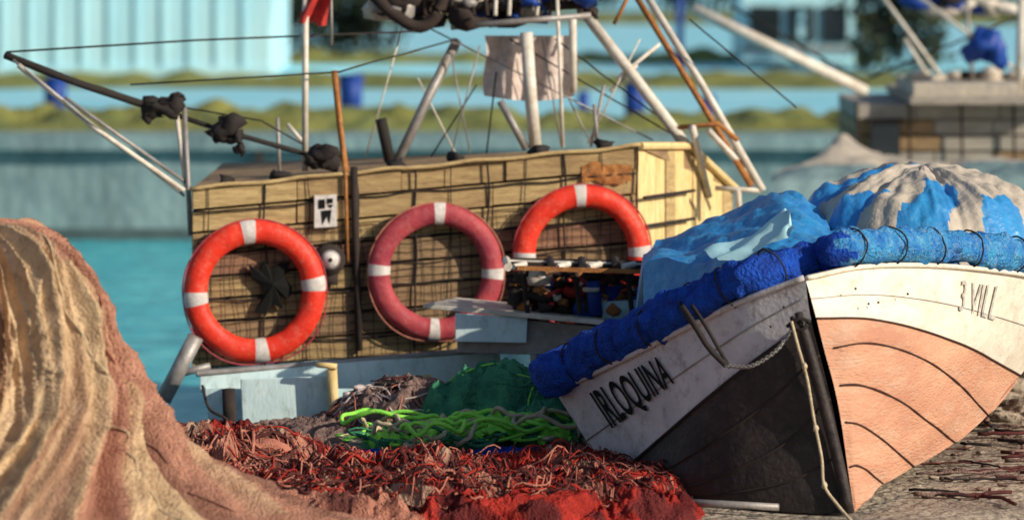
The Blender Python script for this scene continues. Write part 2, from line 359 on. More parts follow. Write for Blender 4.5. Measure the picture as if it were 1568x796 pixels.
# ---------------------------------------------------------------- middle-ground nets and ropes
g=empty('green_fishing_net')
pile('net_mound',g,['green'],xs_(770,23),23.0,.44,.34,.30,.12,3.4,2.2)
pile('net_mound_side',g,['green'],xs_(835,22.7),22.7,.22,.2,.20,.08,5,6.2)
pile('net_skirt',g,['green'],xs_(700,22.8),22.8,.55,.34,.08,.07,6,5.2)
strands('strands',g,['green','lime','green','green'],xs_(770,23),22.95,.4,.3,lambda x,y:.31*max(0,1-((x-xs_(770,23))/.44)**2-((y-23)/.34)**2)**.8+.05,60,(.002,.005),(.3,.7),.3,.03)
gr=empty('grey_fishing_net')
pile('net_mound',gr,['greynet'],xs_(620,23.2),23.2,.42,.3,.22,.10,5,8.2)
pile('net_mound_side',gr,['greynet'],xs_(490,23.1),23.1,.45,.3,.07,.05,8,9.9)
hg=lambda x,y:.22*max(0,1-((x-xs_(620,23.2))/.42)**2-((y-23.2)/.3)**2)**.8+.03
strands('strands',gr,['greynet','maroon','salmon','greynet','floats'],xs_(610,23.2),23.2,.42,.3,hg,210,(.0025,.006),(.2,.6),.6,.05)
b=MB()
for i in range(16):
    u=random.uniform(535,690); d=23.3+random.uniform(-.1,.1); x=xs_(u,d); b.ell((x,d,hg(x,d)+.02),.05,.03,.02,0,12,1.2)
b.done('floats',['floats'],gr)
lr=empty('green_rope_coil')
b=MB()
for i in range(13):
    cu=random.uniform(580,870); d=22.45+random.uniform(-.3,.35); x=xs_(cu,d); R=random.uniform(.07,.2); pts=[]
    for k in range(60):
        a=k/60*2*math.pi; pts.append((x+R*1.3*math.cos(a)*(1+.2*nz(math.cos(a),i)),d+R*.8*math.sin(a),.05+.08*(1+nz(math.cos(a)*1.3,math.sin(a)*1.3,i*3.3))+i*.003))
    b.tube(pts,.011,0 if i%4 else 1,7,True)
b.done('coils',['lime','cream'],lr)
strands('rope_ends',lr,['lime','lime','green','cream'],xs_(720,22.5),22.5,.6,.35,lambda x,y:.06,50,(.005,.011),(.4,1.0),.25,.09)
# draped light-green net scraps
b=MB()
for (cu,cd_,w_,h_,sd) in [(760,22.55,.13,.10,1),(665,22.5,.12,.08,5),(590,22.35,.08,.05,9),(850,22.4,.08,.05,12)]:
    x0_=xs_(cu,cd_); gg=[]
    for i in range(22):
        row=[]
        for j in range(22):
            a=(i/21-.5)*2; c=(j/21-.5)*2; z=.03+h_*max(0,1-a*a*.8-c*c*.8)+.04*(1-2*abs(nz(a*2,c*2,sd)))+.02*(1-2*abs(nz(a*5,c*5,sd)))
            row.append((x0_+w_*a*(1+.3*nz(c*2,sd)),cd_+w_*c*(1+.3*nz(a*2,sd+3)),z))
        gg.append(row)
    b.grid(gg)
b.done('bundles',['lime'],lr)
b=MB(); a=P(455,716,21.75); c=P(892,716,21.7)
b.hexa([a+Vector((0,0,-.02)),c+Vector((0,0,-.02)),c+Vector((0,0,.014)),a+Vector((0,0,.014))],[a+Vector((0,.12,-.02)),c+Vector((0,.12,-.02)),c+Vector((0,.12,.014)),a+Vector((0,.12,.014))])
b.done('timber_plank',['floats'],smooth=False,bevel=.004)
pb=empty('blue_fishing_net')
pile('net_mound',pb,['blue'],xs_(540,22.2),22.2,.28,.12,.04,.03,9,14); pile('net_mound_side',pb,['blue'],xs_(780,22.2),22.2,.3,.1,.05,.03,9,15)
b=MB(); b.tube([P(1010,766,20.28),P(1192,776,20.1)],.016,0,12); b.done('steel_pipe',['metalg'])
# ---------------------------------------------------------------- beached boat (right)
bt=empty('fishing_boat')
L0=[(1233,425,20.2),(1130,464,20.35),(1040,508,20.6),(940,558,20.95),(850,600,21.4)]
L1=[(1242,490,20.2),(1150,556,20.3),(1080,612,20.45),(1010,672,20.7),(938,735,21.1)]
L2=[(1272,610,20.2),(1200,680,20.25),(1110,725,20.35),(1030,750,20.55),(960,755,20.9)]
L3=[(1308,785,20.2),(1230,785,20.22),(1130,777,20.35),(1040,768,20.6),(980,752,21.0)]
R0=[(1233,425,20.2),(1320,408,20.5),(1420,406,20.95),(1520,414,21.5),(1640,432,22.4)]
R1=[(1250,487,20.2),(1330,488,20.4),(1410,505,20.8),(1490,535,21.4),(1562,575,22.4)]
R2=[(1262,535,20.2),(1330,525,20.33),(1400,543,20.7),(1462,582,21.2),(1512,635,21.9)]
R3=[(1277,590,20.2),(1320,590,20.3),(1375,612,20.55),(1425,648,20.95),(1462,677,21.4)]
R4=[(1288,645,20.2),(1315,650,20.27),(1350,672,20.42),(1380,697,20.65),(1400,714,20.9)]
R5=[(1298,715,20.2),(1310,712,20.23),(1325,718,20.28),(1340,730,20.38),(1352,740,20.5)]
R6=[(1308,785,20.2),(1312,781,20.21),(1317,776,20.22),(1322,771,20.25),(1328,766,20.28)]
n=40
def patch(rows,m=6):
    rr=[px(r,n) for r in rows]; G=[[None]*n for _ in range((len(rows)-1)*m+1)]
    for j in range(n):
        c=cat([r[j] for r in rr],len(G))
        for i in range(len(G)): G[i][j]=c[i]
    return G
GL=patch([L0,L1,L2,L3]); GR=patch([R0,R1,R2,R3,R4,R5,R6])
for i in range(1,len(GR)):
    for j in range(n):
        p=GR[i][j]; k=((i%6)/6.0)*.012*min(1,j/4)
        w=.008*nz(p.x*3,p.y*3,p.z*5)*min(1,j/5); GR[i][j]=p+Vector((.8,-.6,0))*(k+w)
for i in range(1,len(GL)):
    for j in range(n):
        p=GL[i][j]; k=((i%3)/3.0)*.008*min(1,j/4) if i>6 else 0
        w=.008*nz(p.x*3,p.y*3,p.z*5)*min(1,j/5); GL[i][j]=p+Vector((-.4,-.9,0))*(k+w)
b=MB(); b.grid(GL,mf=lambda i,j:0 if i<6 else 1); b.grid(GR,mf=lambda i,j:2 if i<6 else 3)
sec=[P(*R0[-1]),P(*R1[-1]),P(*R2[-1]),P(*R3[-1]),P(*R4[-1]),P(*R5[-1]),P(*L3[-1]),P(*L2[-1]),P(*L1[-1]),P(*L0[-1])]
ctr=sum(sec,Vector())/len(sec)
def loop(sc_,off): return [ctr+(p-ctr)*sc_+Vector(off) for p in sec]
lo=[sec,loop(1.0,(.25,1.2,.03)),loop(.9,(.5,2.4,.06)),loop(.7,(.7,3.6,.12))]
b.grid(lo,mf=lambda i,j:2 if j<1 else (3 if j<5 else (1 if j<8 else 0)))
b.quad(lo[-1],1)
b.quad([P(*R6[0]),P(*R5[-1]),P(*R4[-1]),P(*R3[-1]),P(*L3[-1]),P(*L3[3]),P(*L3[2])],1)
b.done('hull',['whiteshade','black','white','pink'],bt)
b=MB()
out_=lambda p:p+Vector((.002,-.004,0))
for i in (12,18,24,30): b.tube([out_(p) for p in GR[i][2:]],[.0035+.004*abs(nz(p.x*6,p.y*6,i)) for p in GR[i][2:]],0,5)
b.tube([p+Vector((.003,-.004,0)) for p in GR[6]],.005,0,5)
for i in (9,12,15): b.tube([p+Vector((-.002,-.003,0)) for p in GL[i]],.005,1,5)
b.tube([p+Vector((-.003,-.004,0)) for p in GL[6]],.007,1,5)
b.tube([p+Vector((-.003,-.004,0)) for p in GL[3]],.0035,2,5); b.tube([p+Vector((.003,-.004,0)) for p in GR[3]],.0015,2,5)
b.done('plank_seams',['seam','gap','metalg'],bt)
b=MB(); st=px([(1222,478,20.17),(1240,540,20.16),(1262,620,20.16),(1282,700,20.16),(1300,785,20.16)],16); b.tube(st,[.018]*2+[.026]*14,0,8)
b.done('stem_post',['black','white'],bt)
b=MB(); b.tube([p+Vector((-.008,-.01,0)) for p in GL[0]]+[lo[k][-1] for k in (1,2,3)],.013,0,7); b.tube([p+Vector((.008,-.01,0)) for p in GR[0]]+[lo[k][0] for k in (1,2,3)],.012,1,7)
b.done('rub_rails',['whiteshade','white'],bt)
b=MB(); dk=[]
for j in range(n): dk.append([GL[0][j]+(GR[0][j]-GL[0][j])*t-Vector((0,0,.03)) for t in np.linspace(0.01,.99,8)])
for k in (1,2,3): dk.append([lo[k][-1]+(lo[k][0]-lo[k][-1])*t-Vector((0,0,.03)) for t in np.linspace(.01,.99,8)])
b.grid(dk); b.done('deck',['greywood'],bt)
up=lambda p,dz,dy=.03:p+Vector((0,dy,dz))
lpath=[up(p,.085) for p in GL[0][7::4]]+[lo[1][-1]+Vector((0,0,.07)),lo[2][-1]+Vector((0,0,.07))]
rpath=[up(p,.085) for p in GR[0][6::4]]+[lo[1][0]+Vector((0,0,.07)),lo[2][0]+Vector((0,0,.07))]
full=lpath[::-1]+[P(1205,412,20.45)+Vector((0,0,.01)),P(1262,394,20.5)]+rpath
NL=len(lpath); N=len(full)*9; path=cat(full,N); b=MB(); G=[]
for i,p in enumerate(path):
    t=(path[min(i+1,N-1)]-path[max(i-1,0)]).normalized(); a=t.cross(Vector((0,0,1))).normalized(); c=a.cross(t).normalized(); row=[]
    ff=i/N*len(full)-NL; r=.098 if ff<-1 else max(.080,.092-.008*(ff+1))
    pinch=1-.13*max(0,math.cos(i*2*math.pi/14))**10
    for k in range(37):
        an=2*math.pi*(k%36)/36; v=a*math.cos(an)+c*math.sin(an); q=p+v*r
        rr=r*pinch*(1+.24*nz(q.x*5,q.y*5,q.z*5)+.24*(abs(nz(q.x*13,q.y*13,q.z*13))*2-.5)+.10*nz(q.x*35,q.y*35,q.z*35))
        row.append(p+v*rr)
    G.append(row)
sw=int((NL+2.6)/len(full)*N)
b.grid(G,mf=lambda i,j:0 if i+4*nz(i*.5,j*.3)<sw else 1); b.done('net_roll',['blue','blue2'],bt)
b=MB()
for i in range(14,N-14,14):
    p=path[i]; t=(path[i+1]-path[i-1]).normalized(); a=t.cross(Vector((0,0,1))).normalized(); c=a.cross(t)
    big=.101 if i<sw-15 else .088
    b.tube([p+(a*math.cos(x)+c*math.sin(x))*big*(1+.1*nz(math.cos(x)*2,math.sin(x)*2,i))+t*.02*math.sin(x+i) for x in np.linspace(0,6.1,22)],.0045,0,5,True)
b.done('roll_lashings',['dark'],bt)
def lettering(txt,Gd,j0,j1,i0,i1,m,sgn,off=.02):
    cu=bpy.data.curves.new('t','FONT'); cu.body=txt; cu.size=1; cu.offset=off; ob=bpy.data.objects.new('t',cu); sc.collection.objects.link(ob)
    bpy.context.view_layer.update(); dg=bpy.context.evaluated_depsgraph_get(); me=ob.evaluated_get(dg).to_mesh()
    V=np.array([v.co[:] for v in me.vertices]); F=[tuple(p.vertices) for p in me.polygons]
    mn=V.min(0);mxx=V.max(0); b=MB()
    for v in V:
        s=(v[0]-mn[0])/(mxx[0]-mn[0]); t=(v[1]-mn[1])/(mxx[1]-mn[1])
        j=j0+(j1-j0)*s; i=i1+(i0-i1)*t; ji=min(int(j),n-2); ii=min(int(i),len(Gd)-2); fj=j-ji; fi=i-ii
        p=(Gd[ii][ji]*(1-fj)+Gd[ii][ji+1]*fj)*(1-fi)+(Gd[ii+1][ji]*(1-fj)+Gd[ii+1][ji+1]*fj)*fi
        b.v.append(tuple(p+Vector((.005*sgn,-.010,0))))
    b.f=F; b.m=[0]*len(F); b.done('name_lettering',[m],bt,False)
    bpy.data.objects.remove(ob)
lettering('IRLOQUINA',GL,34.5,23,.9,3.8,'letter',-1)
lettering('3 VILL',GR,25,31,1.0,3.3,'lettergrey',1,.0)
b=MB()
b.tube(px([(1045,470,20.33),(1062,495,20.22),(1085,532,20.2),(1112,560,20.18)],20),.014,0,7)
b.tube(px([(1060,468,20.33),(1080,498,20.22),(1103,538,20.2),(1118,563,20.18)],20),.009,0,7)
ch=px([(1112,560,20.15),(1150,560,20.1),(1190,535,20.08),(1216,498,20.1)],34)
for i in range(len(ch)-1):
    p=(ch[i]+ch[i+1])/2; t=(ch[i+1]-ch[i]).normalized(); a=(t.cross(Vector((0,1,0))).normalized() if i%2 else Vector((0,1,0)))
    b.tube([p+t*.013*math.cos(x)+a*.007*math.sin(x) for x in np.linspace(0,5.6,9)],.003,1,5,True)
b.done('mooring_strap',['dark','metalg'],bt)
b=MB()
b.tube(px([(1212,492,20.08),(1222,530,20.05),(1236,580,20.06),(1246,640,20.04),(1258,700,20.05),(1262,742,20.03),(1282,772,20.02),(1306,800,19.95)],50),.0075,0,6)
b.tube(px([(1205,500,20.1),(1222,488,20.08),(1238,492,20.08),(1228,505,20.07),(1210,500,20.1)],16),.009,1,6)
for k in range(6): b.ell(P(1214+k*3,488+ (k%3)*7,20.1),.014,.014,.014,1,8,.4)
for v_ in (560,655,742): b.ell(P(1232 if v_<600 else (1249 if v_<700 else 1262),v_,20.04),.014,.012,.016,0,8,.5)
b.done('painter_rope',['cream','dark'],bt)
b=MB()
for (u,v,d) in [(1330,465,20.33),(1345,463,20.38),(1310,442,20.28),(1200,470,20.13),(1560,485,22.0),(1390,450,20.6),(1180,500,20.13)]: b.ell(P(u,v,d),.006,.006,.006,0,8)
b.done('bolt_heads',['dark'],bt)
# tarpaulins: beige cover with blue panels over the boat's middle
b=MB(); T=P(1400,252,23.5); G=[]; NR=56; NA=260
def sect(a,t):
    a=math.degrees(a)%360
    if 258<a<282 and t>.38: return 1
    if 300<a<326 and t>.66: return 1
    if 180<a<200: return 1
    if 222<a<238 and t>.55: return 1
    return 0
for i in range(NR+1):
    t=i/NR; row=[]
    for k in range(NA+1):
        a=2*math.pi*(k%NA)/NA
        fold=.07*t*(abs(math.sin(a*4.5+.6*math.sin(a*2)))-.5)+.06*t*nz(math.cos(a)*4,math.sin(a)*4,t)+.02*nz(math.cos(a)*12*t,math.sin(a)*12*t,5)+.04*t*(1-2*abs(nz(math.cos(a)*7,math.sin(a)*7,t*1.5)))
        rx=.80+.08*nz(math.cos(a),math.sin(a),8); z=T.z-.36*t**1.8-.30*max(0,t-.7)*4*t+fold
        row.append((T.x+.04+rx*t*math.cos(a),T.y+1.05*t*math.sin(a),z))
    G.append(row)
b.grid(G,mf=lambda i,j:sect(2*math.pi*j/NA+.12*math.sin(i*.18),i/NR))
b.done('cover_tarpaulin',['beige','tarp'],bt)
rows=[[(985,412,22.6),(1070,402,22.3),(1140,394,22.0),(1200,388,21.8),(1290,385,21.8)],
      [(985,398,23.0),(1085,372,22.8),(1160,350,22.7),(1215,362,22.3),(1290,380,22.3)],
      [(1005,380,23.6),(1100,345,23.5),(1170,312,23.4),(1225,318,23.2),(1270,350,22.9)],
      [(1010,390,24.4),(1110,358,24.4),(1185,320,24.4),(1230,330,24.3),(1270,350,24.2)]]
GT=patch(rows,16)
for i,r in enumerate(GT):
    for j,p in enumerate(r): r[j]=p+Vector((0,0,.06*nz(p.x*4,p.y*2,3)+.045*(1-2*abs(nz(p.x*6+p.y*4,p.y*2,6)))+.015*nz(p.x*20,p.y*14,2)))
b=MB(); b.grid(GT)
b.grid([GT[0],[Vector((p.x,p.y-.05,p.z-.3)) for p in GT[0]]]); b.grid([[r[0] for r in GT],[Vector((r[0].x-.05,r[0].y,r[0].z-.35)) for r in GT]])
b.done('blue_tarpaulin',['tarp','blue2'],bt)
b=MB(); fr=[]
for s_ in np.linspace(0,1,12):
    a0=cat(px([(1075,384,21.95),(1140,362,21.9),(1196,326,21.9),(1206,318,21.9)]),24); a1=cat(px([(1100,400,21.8),(1155,388,21.75),(1200,364,21.7),(1216,352,21.7)]),24)
    fr.append([p*(1-s_)+q*s_+Vector((0,-.03*math.sin(s_*3.1),.012*math.sin(s_*9+k*.5)+.012*nz(k*.3,s_*3))) for k,(p,q) in enumerate(zip(a0,a1))])
b.grid(fr); b.done('pale_tarpaulin_flap',['cyanp'],bt)
# ---------------------------------------------------------------- moored boat with deckhouse
mb=empty('fishing_boat')
def D2(u,off=0): a=(u-784)*K; return 25.2847/(1-.1655*a)+off
def F(u,v,off=0):
    p=P(u,v,D2(u)); return p+Vector((.16,-.987,0))*off
vt=lambda u:290-(u-295)*.0956
vb=lambda u:566-(u-295)*.0645
b=MB(); nr=8
for r in range(nr):
    t0=r/nr; t1=(r+1)/nr-.012; u=295
    while u<975:
        w_=random.choice([160,230,300,380]); u1=min(975,u+w_)
        if 975-u1<60:u1=975
        o=random.uniform(-.010,.010); sg=random.uniform(-.008,.008); f=lambda uu,t:F(uu,vt(uu)*(1-t)+vb(uu)*t,o)
        g2=lambda uu,t:F(uu,vt(uu)*(1-t)+vb(uu)*t,-.04)
        e_=u1-1.2; ta=t1-abs(sg)*.5; tb=t1
        mi=random.choice([0,0,2,2]) if r<3 else random.choice([0,1,1,3])
        if r==0: mi=random.choice([0,2])
        b.hexa([f(u,ta),f(e_,tb),f(e_,t0),f(u,t0)],[g2(u,ta),g2(e_,tb),g2(e_,t0),g2(u,t0)],mi); u=u1
b.done('deckhouse_rear_wall',['wood0','wood1','wood2','wood3'],mb,False,.003)
b=MB()
c0=F(297,vt(297)+3,-.05);c1=F(973,vt(973)+3,-.05);c2=F(973,vb(973),-.05);c3=F(297,vb(297),-.05)
b.quad([c0,c1,c2,c3],0)
s0=P(975,226,25.42); s1=P(1052,226,26.05); s2=P(1122,292,26.7)
zb=.15; ns=10; ptsS=[]
for i in range(ns+1):
    t=i/ns; q=(s0+(s1-s0)*(t/.55) if t<.55 else s1+(s2-s1)*((t-.55)/.45)); ptsS.append(q)
b2=MB()
for i in range(ns):
    a=ptsS[i];c=ptsS[i+1]; nrm=Vector((c.y-a.y,-(c.x-a.x),0)).normalized(); e=a+(c-a)*.95; o=random.uniform(0,.012)
    b2.hexa([Vector((a.x,a.y,zb))+nrm*o,Vector((e.x,e.y,zb))+nrm*o,e+nrm*o,a+nrm*o],[Vector((a.x,a.y,zb))-nrm*.03,Vector((e.x,e.y,zb))-nrm*.03,e-nrm*.03,a-nrm*.03],random.choice([0,0,0,1]))
for zz in (.35,.62,.9,1.06):
    a=s0.copy();c=s1.copy();a.z=c.z=zz; b2.tube([a+Vector((.04,-.03,0)),c+Vector((.04,-.03,0))],.010,2,6)
b2.tube([s0+Vector((.02,-.03,.01)),s1+Vector((.02,-.02,.01)),s2+Vector((.02,-.02,.01))],.022,0,8)
b2.done('deckhouse_side_boards',['yellow','wood2','dark'],mb,False)
fl=c0+Vector((0,2.6,0)); br=Vector((s2.x,s2.y+1.6,s2.z))
roof=[F(290,vt(290),.03),F(975,vt(975),.03),s1+Vector((0,0,.004)),s2+Vector((0,0,.004)),br,fl]
b.quad(roof,1)
b.quad([c0,fl,fl-Vector((0,0,1)),c3],2); b.quad([fl,br,br-Vector((0,0,1)),fl-Vector((0,0,1))],2); b.quad([s2,br,br-Vector((0,0,1)),s2-Vector((0,0,1))],2)
b.done('deckhouse_shell',['gap','wood1','wood1'],mb,False)
b=MB(); b.tube([F(u,vt(u)-2+1.5*math.sin(u*.05)+2*nz(u*.02,3),.02) for u in range(290,981,15)],.012,0,7)
for u in (350,430,610,700,830,930): b.ell(F(u,vt(u)-7,-.1),.05,.08,.03,1,10,1.1)
b.done('roof_edge',['wood2','dark'],mb)
b=MB()
for u in (318,405,470,545,635,690,745,805,862,920,975):
    th=.006 if u in (405,545,635,745,862,975) else .003
    b.tube([F(u+9*nz(u,t*3),vt(u)*(1-t)+vb(u)*t,.018+.008*nz(u,t*5)) for t in np.linspace(-.01,1,20)],th,0,5)
for t in (.13,.27,.36,.5,.62,.74,.88):
    th=.005 if t in (.13,.36,.62,.88) else .003
    b.tube([F(u,vt(u)*(1-t)+vb(u)*t+8*nz(u*.015,t*7),.018) for u in range(295,976,20)],th,0,5)
for t in np.linspace(.3,.98,16):
    b.tube([F(u,vt(u)*(1-t)+vb(u)*t+7*nz(u*.02,t*7),.015) for u in range(300,976,25)],.0019,0,4)
for u in range(305,975,19):
    b.tube([F(u+9*nz(u*.03,t*3),vt(u)*(1-t)+vb(u)*t,.015) for t in np.linspace(.28,1,12)],.0019,0,4)
b.done('wall_netting',['dark'],mb)
b=MB(); b.grid([[F(u,v+8*nz(u*.05,v*.05)+ (4 if v>270 else 0)*math.sin(u*.13),.02+.012*nz(u*.08,v*.08)) for u in np.linspace(890,966,24)] for v in np.linspace(252,280,8)]); b.done('red_cloth',['rust'],mb)
b=MB()
b.tube([F(541,255,.03),F(545,400,.03),F(549,536,.03)],.020,0,8); b.tube([F(528,262,.03),F(531,400,.03)],.010,1,8)
b.done('wall_pipe',['gap','rust'],mb)
b=MB(); b.hexa([F(480,348,.05),F(514,346,.05),F(514,297,.05),F(480,299,.05)],[F(480,348,0),F(514,346,0),F(514,297,0),F(480,299,0)],0)
for q in [[(486,305),(496,304),(496,318),(486,319)],[(499,303),(508,303),(508,310),(499,311)],[(490,322),(506,320),(503,342),(499,330),(492,343)],[(499,313),(509,312),(505,318)]]:
    b.quad([F(u,v,.054) for u,v in q],1)
b.done('notice_sign',['tape','letter'],mb,False)
b=MB(); c=F(503,396,.02); nn=Vector((.16,-.987,0)); b.tube([c,c+nn*.06],.085,0,22); b.tube([c+nn*.05,c+nn*.07],.055,1,22); b.tube([c+nn*.068,c+nn*.074],.045,2,18); b.tube([c+nn*.073,c+nn*.078],.012,0,10)
b.box((c.x-.05,c.y-.05,c.z-.14),(c.x+.05,c.y,c.z-.07),0); b.done('wall_gauge',['gap','metalg','tape'],mb)  # round gauge on a black body, not a light
star=[(380,404),(397,414),(404,398),(413,412),(426,402),(444,400),(434,422),(447,440),(440,458),(426,450),(432,472),(415,464),(406,482),(390,476),(402,454),(398,438),(384,424)]
b=MB(); cA=F(416,434,.075)
for i in range(len(star)):
    p=F(*star[i],.045); q=F(*star[(i+1)%len(star)],.045); b.quad([cA,p,q]); b.quad([p,q,F(*star[(i+1)%len(star)],.02),F(*star[i],.02)])
b.done('hanging_gloves',['letter'],mb,False)
def buoy(u,v,R,r,m,rot):
    e=empty('lifebuoy'); c=F(u,v,.08); ex=Vector((.987,.16,0)); n_=Vector((.16,-.987,0)); ez=Vector((0,0,1)); s=K*25.2; R*=s;r*=s
    b=MB(); NA=144;NB=20;G=[]
    for k in range(NA+1):
        a=2*math.pi*(k%NA)/NA; aa=(a-rot)%(math.pi/2); band=min(aa,math.pi/2-aa)<.10
        dirv=ex*math.cos(a)+ez*math.sin(a); row=[]; Rw=R*(1+.015*nz(math.cos(a)*1.5,math.sin(a)*1.5,u))
        for j in range(NB+1):
            q=2*math.pi*(j%NB)/NB; rr=r*(1.05 if band else 1)*(1+.05*nz(math.cos(a)*5,math.sin(a)*5,j*.4))
            row.append(c+dirv*(Rw+rr*math.cos(q))+n_*(rr*.8*math.sin(q)))
        G.append(row)
    def mf(i,j):
        a=2*math.pi*(i+.5)/NA; aa=(a-rot)%(math.pi/2); return 1 if min(aa,math.pi/2-aa)<.095 else 0
    b.grid(G,mf=mf); b.done('ring',[m,'tape'],e)
    b=MB(); pts=[]
    for k in range(96):
        a=2*math.pi*k/96; aa=(a-rot)%(math.pi/2); q=math.sin(aa*2); pts.append(c+(ex*math.cos(a)+ez*math.sin(a))*(R+r*(1.05+.14*q))+n_*(r*.3*q)-ez*.01*q)
    b.tube(pts,.005,0,6,True); b.done('grab_line',['fadedred' if m=='orange' else 'salmon'],e)
buoy(388,444,90.5,18,'orange',math.radians(6)); buoy(665,414,88,16.5,'fadedred',math.radians(-2)); buoy(888,388,90,17,'orange',math.radians(3))
b=MB()
def hs(y,wl,wr,zt,zb=-1.2):
    return [Vector((wl,y,zt)),Vector((wl+.04,y,zt-.45)),Vector((wl+.25,y,zb)),Vector((wr-.25,y,zb)),Vector((wr-.04,y,zt-.45)),Vector((wr,y,zt))]
st_=[hs(24.05,-1.62,1.15,.14),hs(26,-1.74,1.3,.12),hs(29,-1.6,1.3,.25),hs(31.5,-1.0,.9,.5),hs(33.5,-.1,.1,.8)]
b.grid(st_); b.quad(st_[0]); b.done('hull',['boatwhite'],mb,False)
b=MB()
b.hexa([P(306,600,24.15),P(770,590,24.4),P(765,535,24.4),P(306,574,24.15)],[P(306,600,24.25),P(770,590,24.5),P(765,535,24.5),P(306,574,24.25)],0)
b.tube([P(300,572,24.15),P(540,553,24.3),P(768,533,24.4)],.018,1,8)
b.hexa([P(372,668,23.85),P(512,662,23.85),P(508,575,23.85),P(368,580,23.85)],[P(372,668,24.1),P(512,662,24.1),P(508,575,24.1),P(368,580,24.1)],0)
b.done('bulwark',['boatwhite','metalg'],mb,False,.006)
b=MB(); b.hexa([P(505,650,23.75),P(520,645,23.75),P(516,560,23.75),P(500,566,23.75)],[P(505,650,23.84),P(520,645,23.84),P(516,560,23.84),P(500,566,23.84)],0); b.tube([P(484,558,23.75),P(516,561,23.75)],.016,0,7)
b.tube([P(350,595,23.8),P(353,675,23.8)],.036,1,10); b.tube(px([(310,590,23.9),(320,625,23.8),(345,640,23.75),(350,650,23.75)],14),.008,1,6)
b.tube([P(250,612,24.3),P(300,515,24.3)],.045,2,10); b.tube([P(262,575,24.6),P(322,560,24.6)],.02,2,8)
b.hexa([P(618,600,24),P(660,592,24),P(660,572,24),P(618,578,24)],[P(618,600,24.1),P(660,592,24.1),P(660,572,24.1),P(618,578,24.1)],0)
for i in range(14): b.tube([P(375+i*10,668+2*math.sin(i),23.6),P(383+i*10,672,23.55)],.03,1,7)
b.done('deck_fittings',['yellow','gap','metalg'],mb)
b=MB()
def pole(m,r,*pts): b.tube([P(*p) for p in pts],r*K*25.5,m,9)
pole(0,5,(468,-40,25.6),(467,262,25.6)); pole(2,5,(512,108,25.6),(520,190,25.6),(532,278,25.4))
pole(3,9,(583,182,26),(597,246,26)); pole(1,3,(425,180,26),(428,266,26)); pole(1,2,(507,-20,25.6),(508,70,25.6)); pole(0,3,(440,190,26),(470,225,26))
pole(3,6,(8,85,25),(120,128,25.2),(250,170,25.4)); pole(3,4,(250,170,25.4),(340,200,25.5),(520,250,25.6))
pole(0,4,(268,160,25.4),(286,290,25.3)); pole(1,4,(282,165,25.4),(292,360,25.2))
pole(0,4,(28,100,25),(150,200,25.1),(282,292,25.2)); pole(1,3,(100,150,25),(285,280,25.3)); pole(1,2,(20,92,25),(90,150,25),(282,300,25.3))
pole(3,1.6,(10,80,25),(300,62,25.5),(650,48,26)); pole(3,1.4,(200,130,25),(520,110,25.6),(700,60,26)); pole(3,1.3,(255,160,25.4),(400,185,25.5),(470,225,25.6))
pole(1,8,(700,62,26.2),(655,150,26.1),(608,248,26)); pole(0,10,(806,50,26),(812,140,26),(820,226,26)); pole(0,3,(852,-30,26),(862,226,26)); pole(0,6,(877,30,26),(878,142,26))
pole(1,6,(766,155,26),(806,228,26)); pole(0,9,(893,18,26.2),(965,110,26.1),(1050,222,26)); pole(2,5,(965,-20,26.3),(1060,135,26.2),(1150,285,26)); pole(0,6,(985,-15,26.3),(1075,130,26.2),(1168,292,26))
pole(0,3,(1010,68,26.2),(945,120,26.1)); pole(0,3,(975,100,26.2),(935,140,26.1)); pole(2,3,(965,-10,26),(940,38,26))
pole(0,6,(1060,195,25.9),(1085,300,26.3)); pole(0,5,(1085,200,25.9),(1165,285,26.2)); pole(0,4,(1095,288,26),(1165,292,26)); pole(0,5,(1130,290,26),(1132,330,26)); pole(2,4,(1040,195,26),(1100,190,26),(1130,215,26))
pole(1,3,(910,160,26),(915,222,26)); pole(1,2.5,(925,130,26),(905,225,26))
for (a,c) in [((690,80),(720,235)),((735,70),(690,240)),((760,110),(745,235)),((640,120),(700,240)),((830,60),(860,225)),((650,40),(1000,215)),((980,60),(900,220)),((730,130),(660,240)),((850,60),(1010,180)),((870,150),(905,220)),((1055,30),(1220,165)),((780,60),(1045,215)),((620,30),(560,240))]:
    pole(random.choice([0,1,3]),1.3,(*a,26.1),(*c,26.1))
b.done('rigging_poles',['metalw','metalg','rust','dark'],mb)
b=MB()
for (u,v,r) in [(245,165,24),(262,158,18),(228,176,14),(345,195,22),(330,205,14),(362,212,13),(368,228,9),(495,240,18),(480,246,14)]:
    s=K*25.4*r; b.ell(P(u,v,25.35),s,s*.7,s*.75,0,14,1.2)
b.tube([P(362,205,25.4),P(372,240,25.4)],.012,0,6); b.tube([P(470,238,25.5),P(520,252,25.5)],.05,0,8)
b.done('net_floats',['dark'],mb)
b=MB()
b.hexa([P(640,22,26.1),P(905,14,26.1),P(905,2,26.1),P(640,8,26.1)],[P(660,16,26.9),P(880,8,26.9),P(880,-4,26.9),P(660,2,26.9)],0)
for i in range(130):
    u=random.uniform(570,905); v=random.uniform(-55,30)-abs(u-740)*.05; s=random.uniform(.02,.08); b.ell(P(u,v,26.0+random.uniform(0,.5)),s*1.3,s,s*.8,random.choice([0,0,0,0,1,2,2,3]),9,1.2)
b.tube(px([(560,-20,26),(600,20,26),(640,42,26),(668,25,26),(680,-10,26)],20),.035,0,8)
b.tube([P(690,42,26),P(905,24,26)],.018,1,8)
for u in range(600,900,23): b.tube([P(u,-50,26.2),P(u+random.uniform(-15,15),24,26.0)],.012,random.choice([0,0,3]),6)
b.done('gantry_head',['gap','metalg','navy','metalw'],mb)
b=MB(); gg=[]
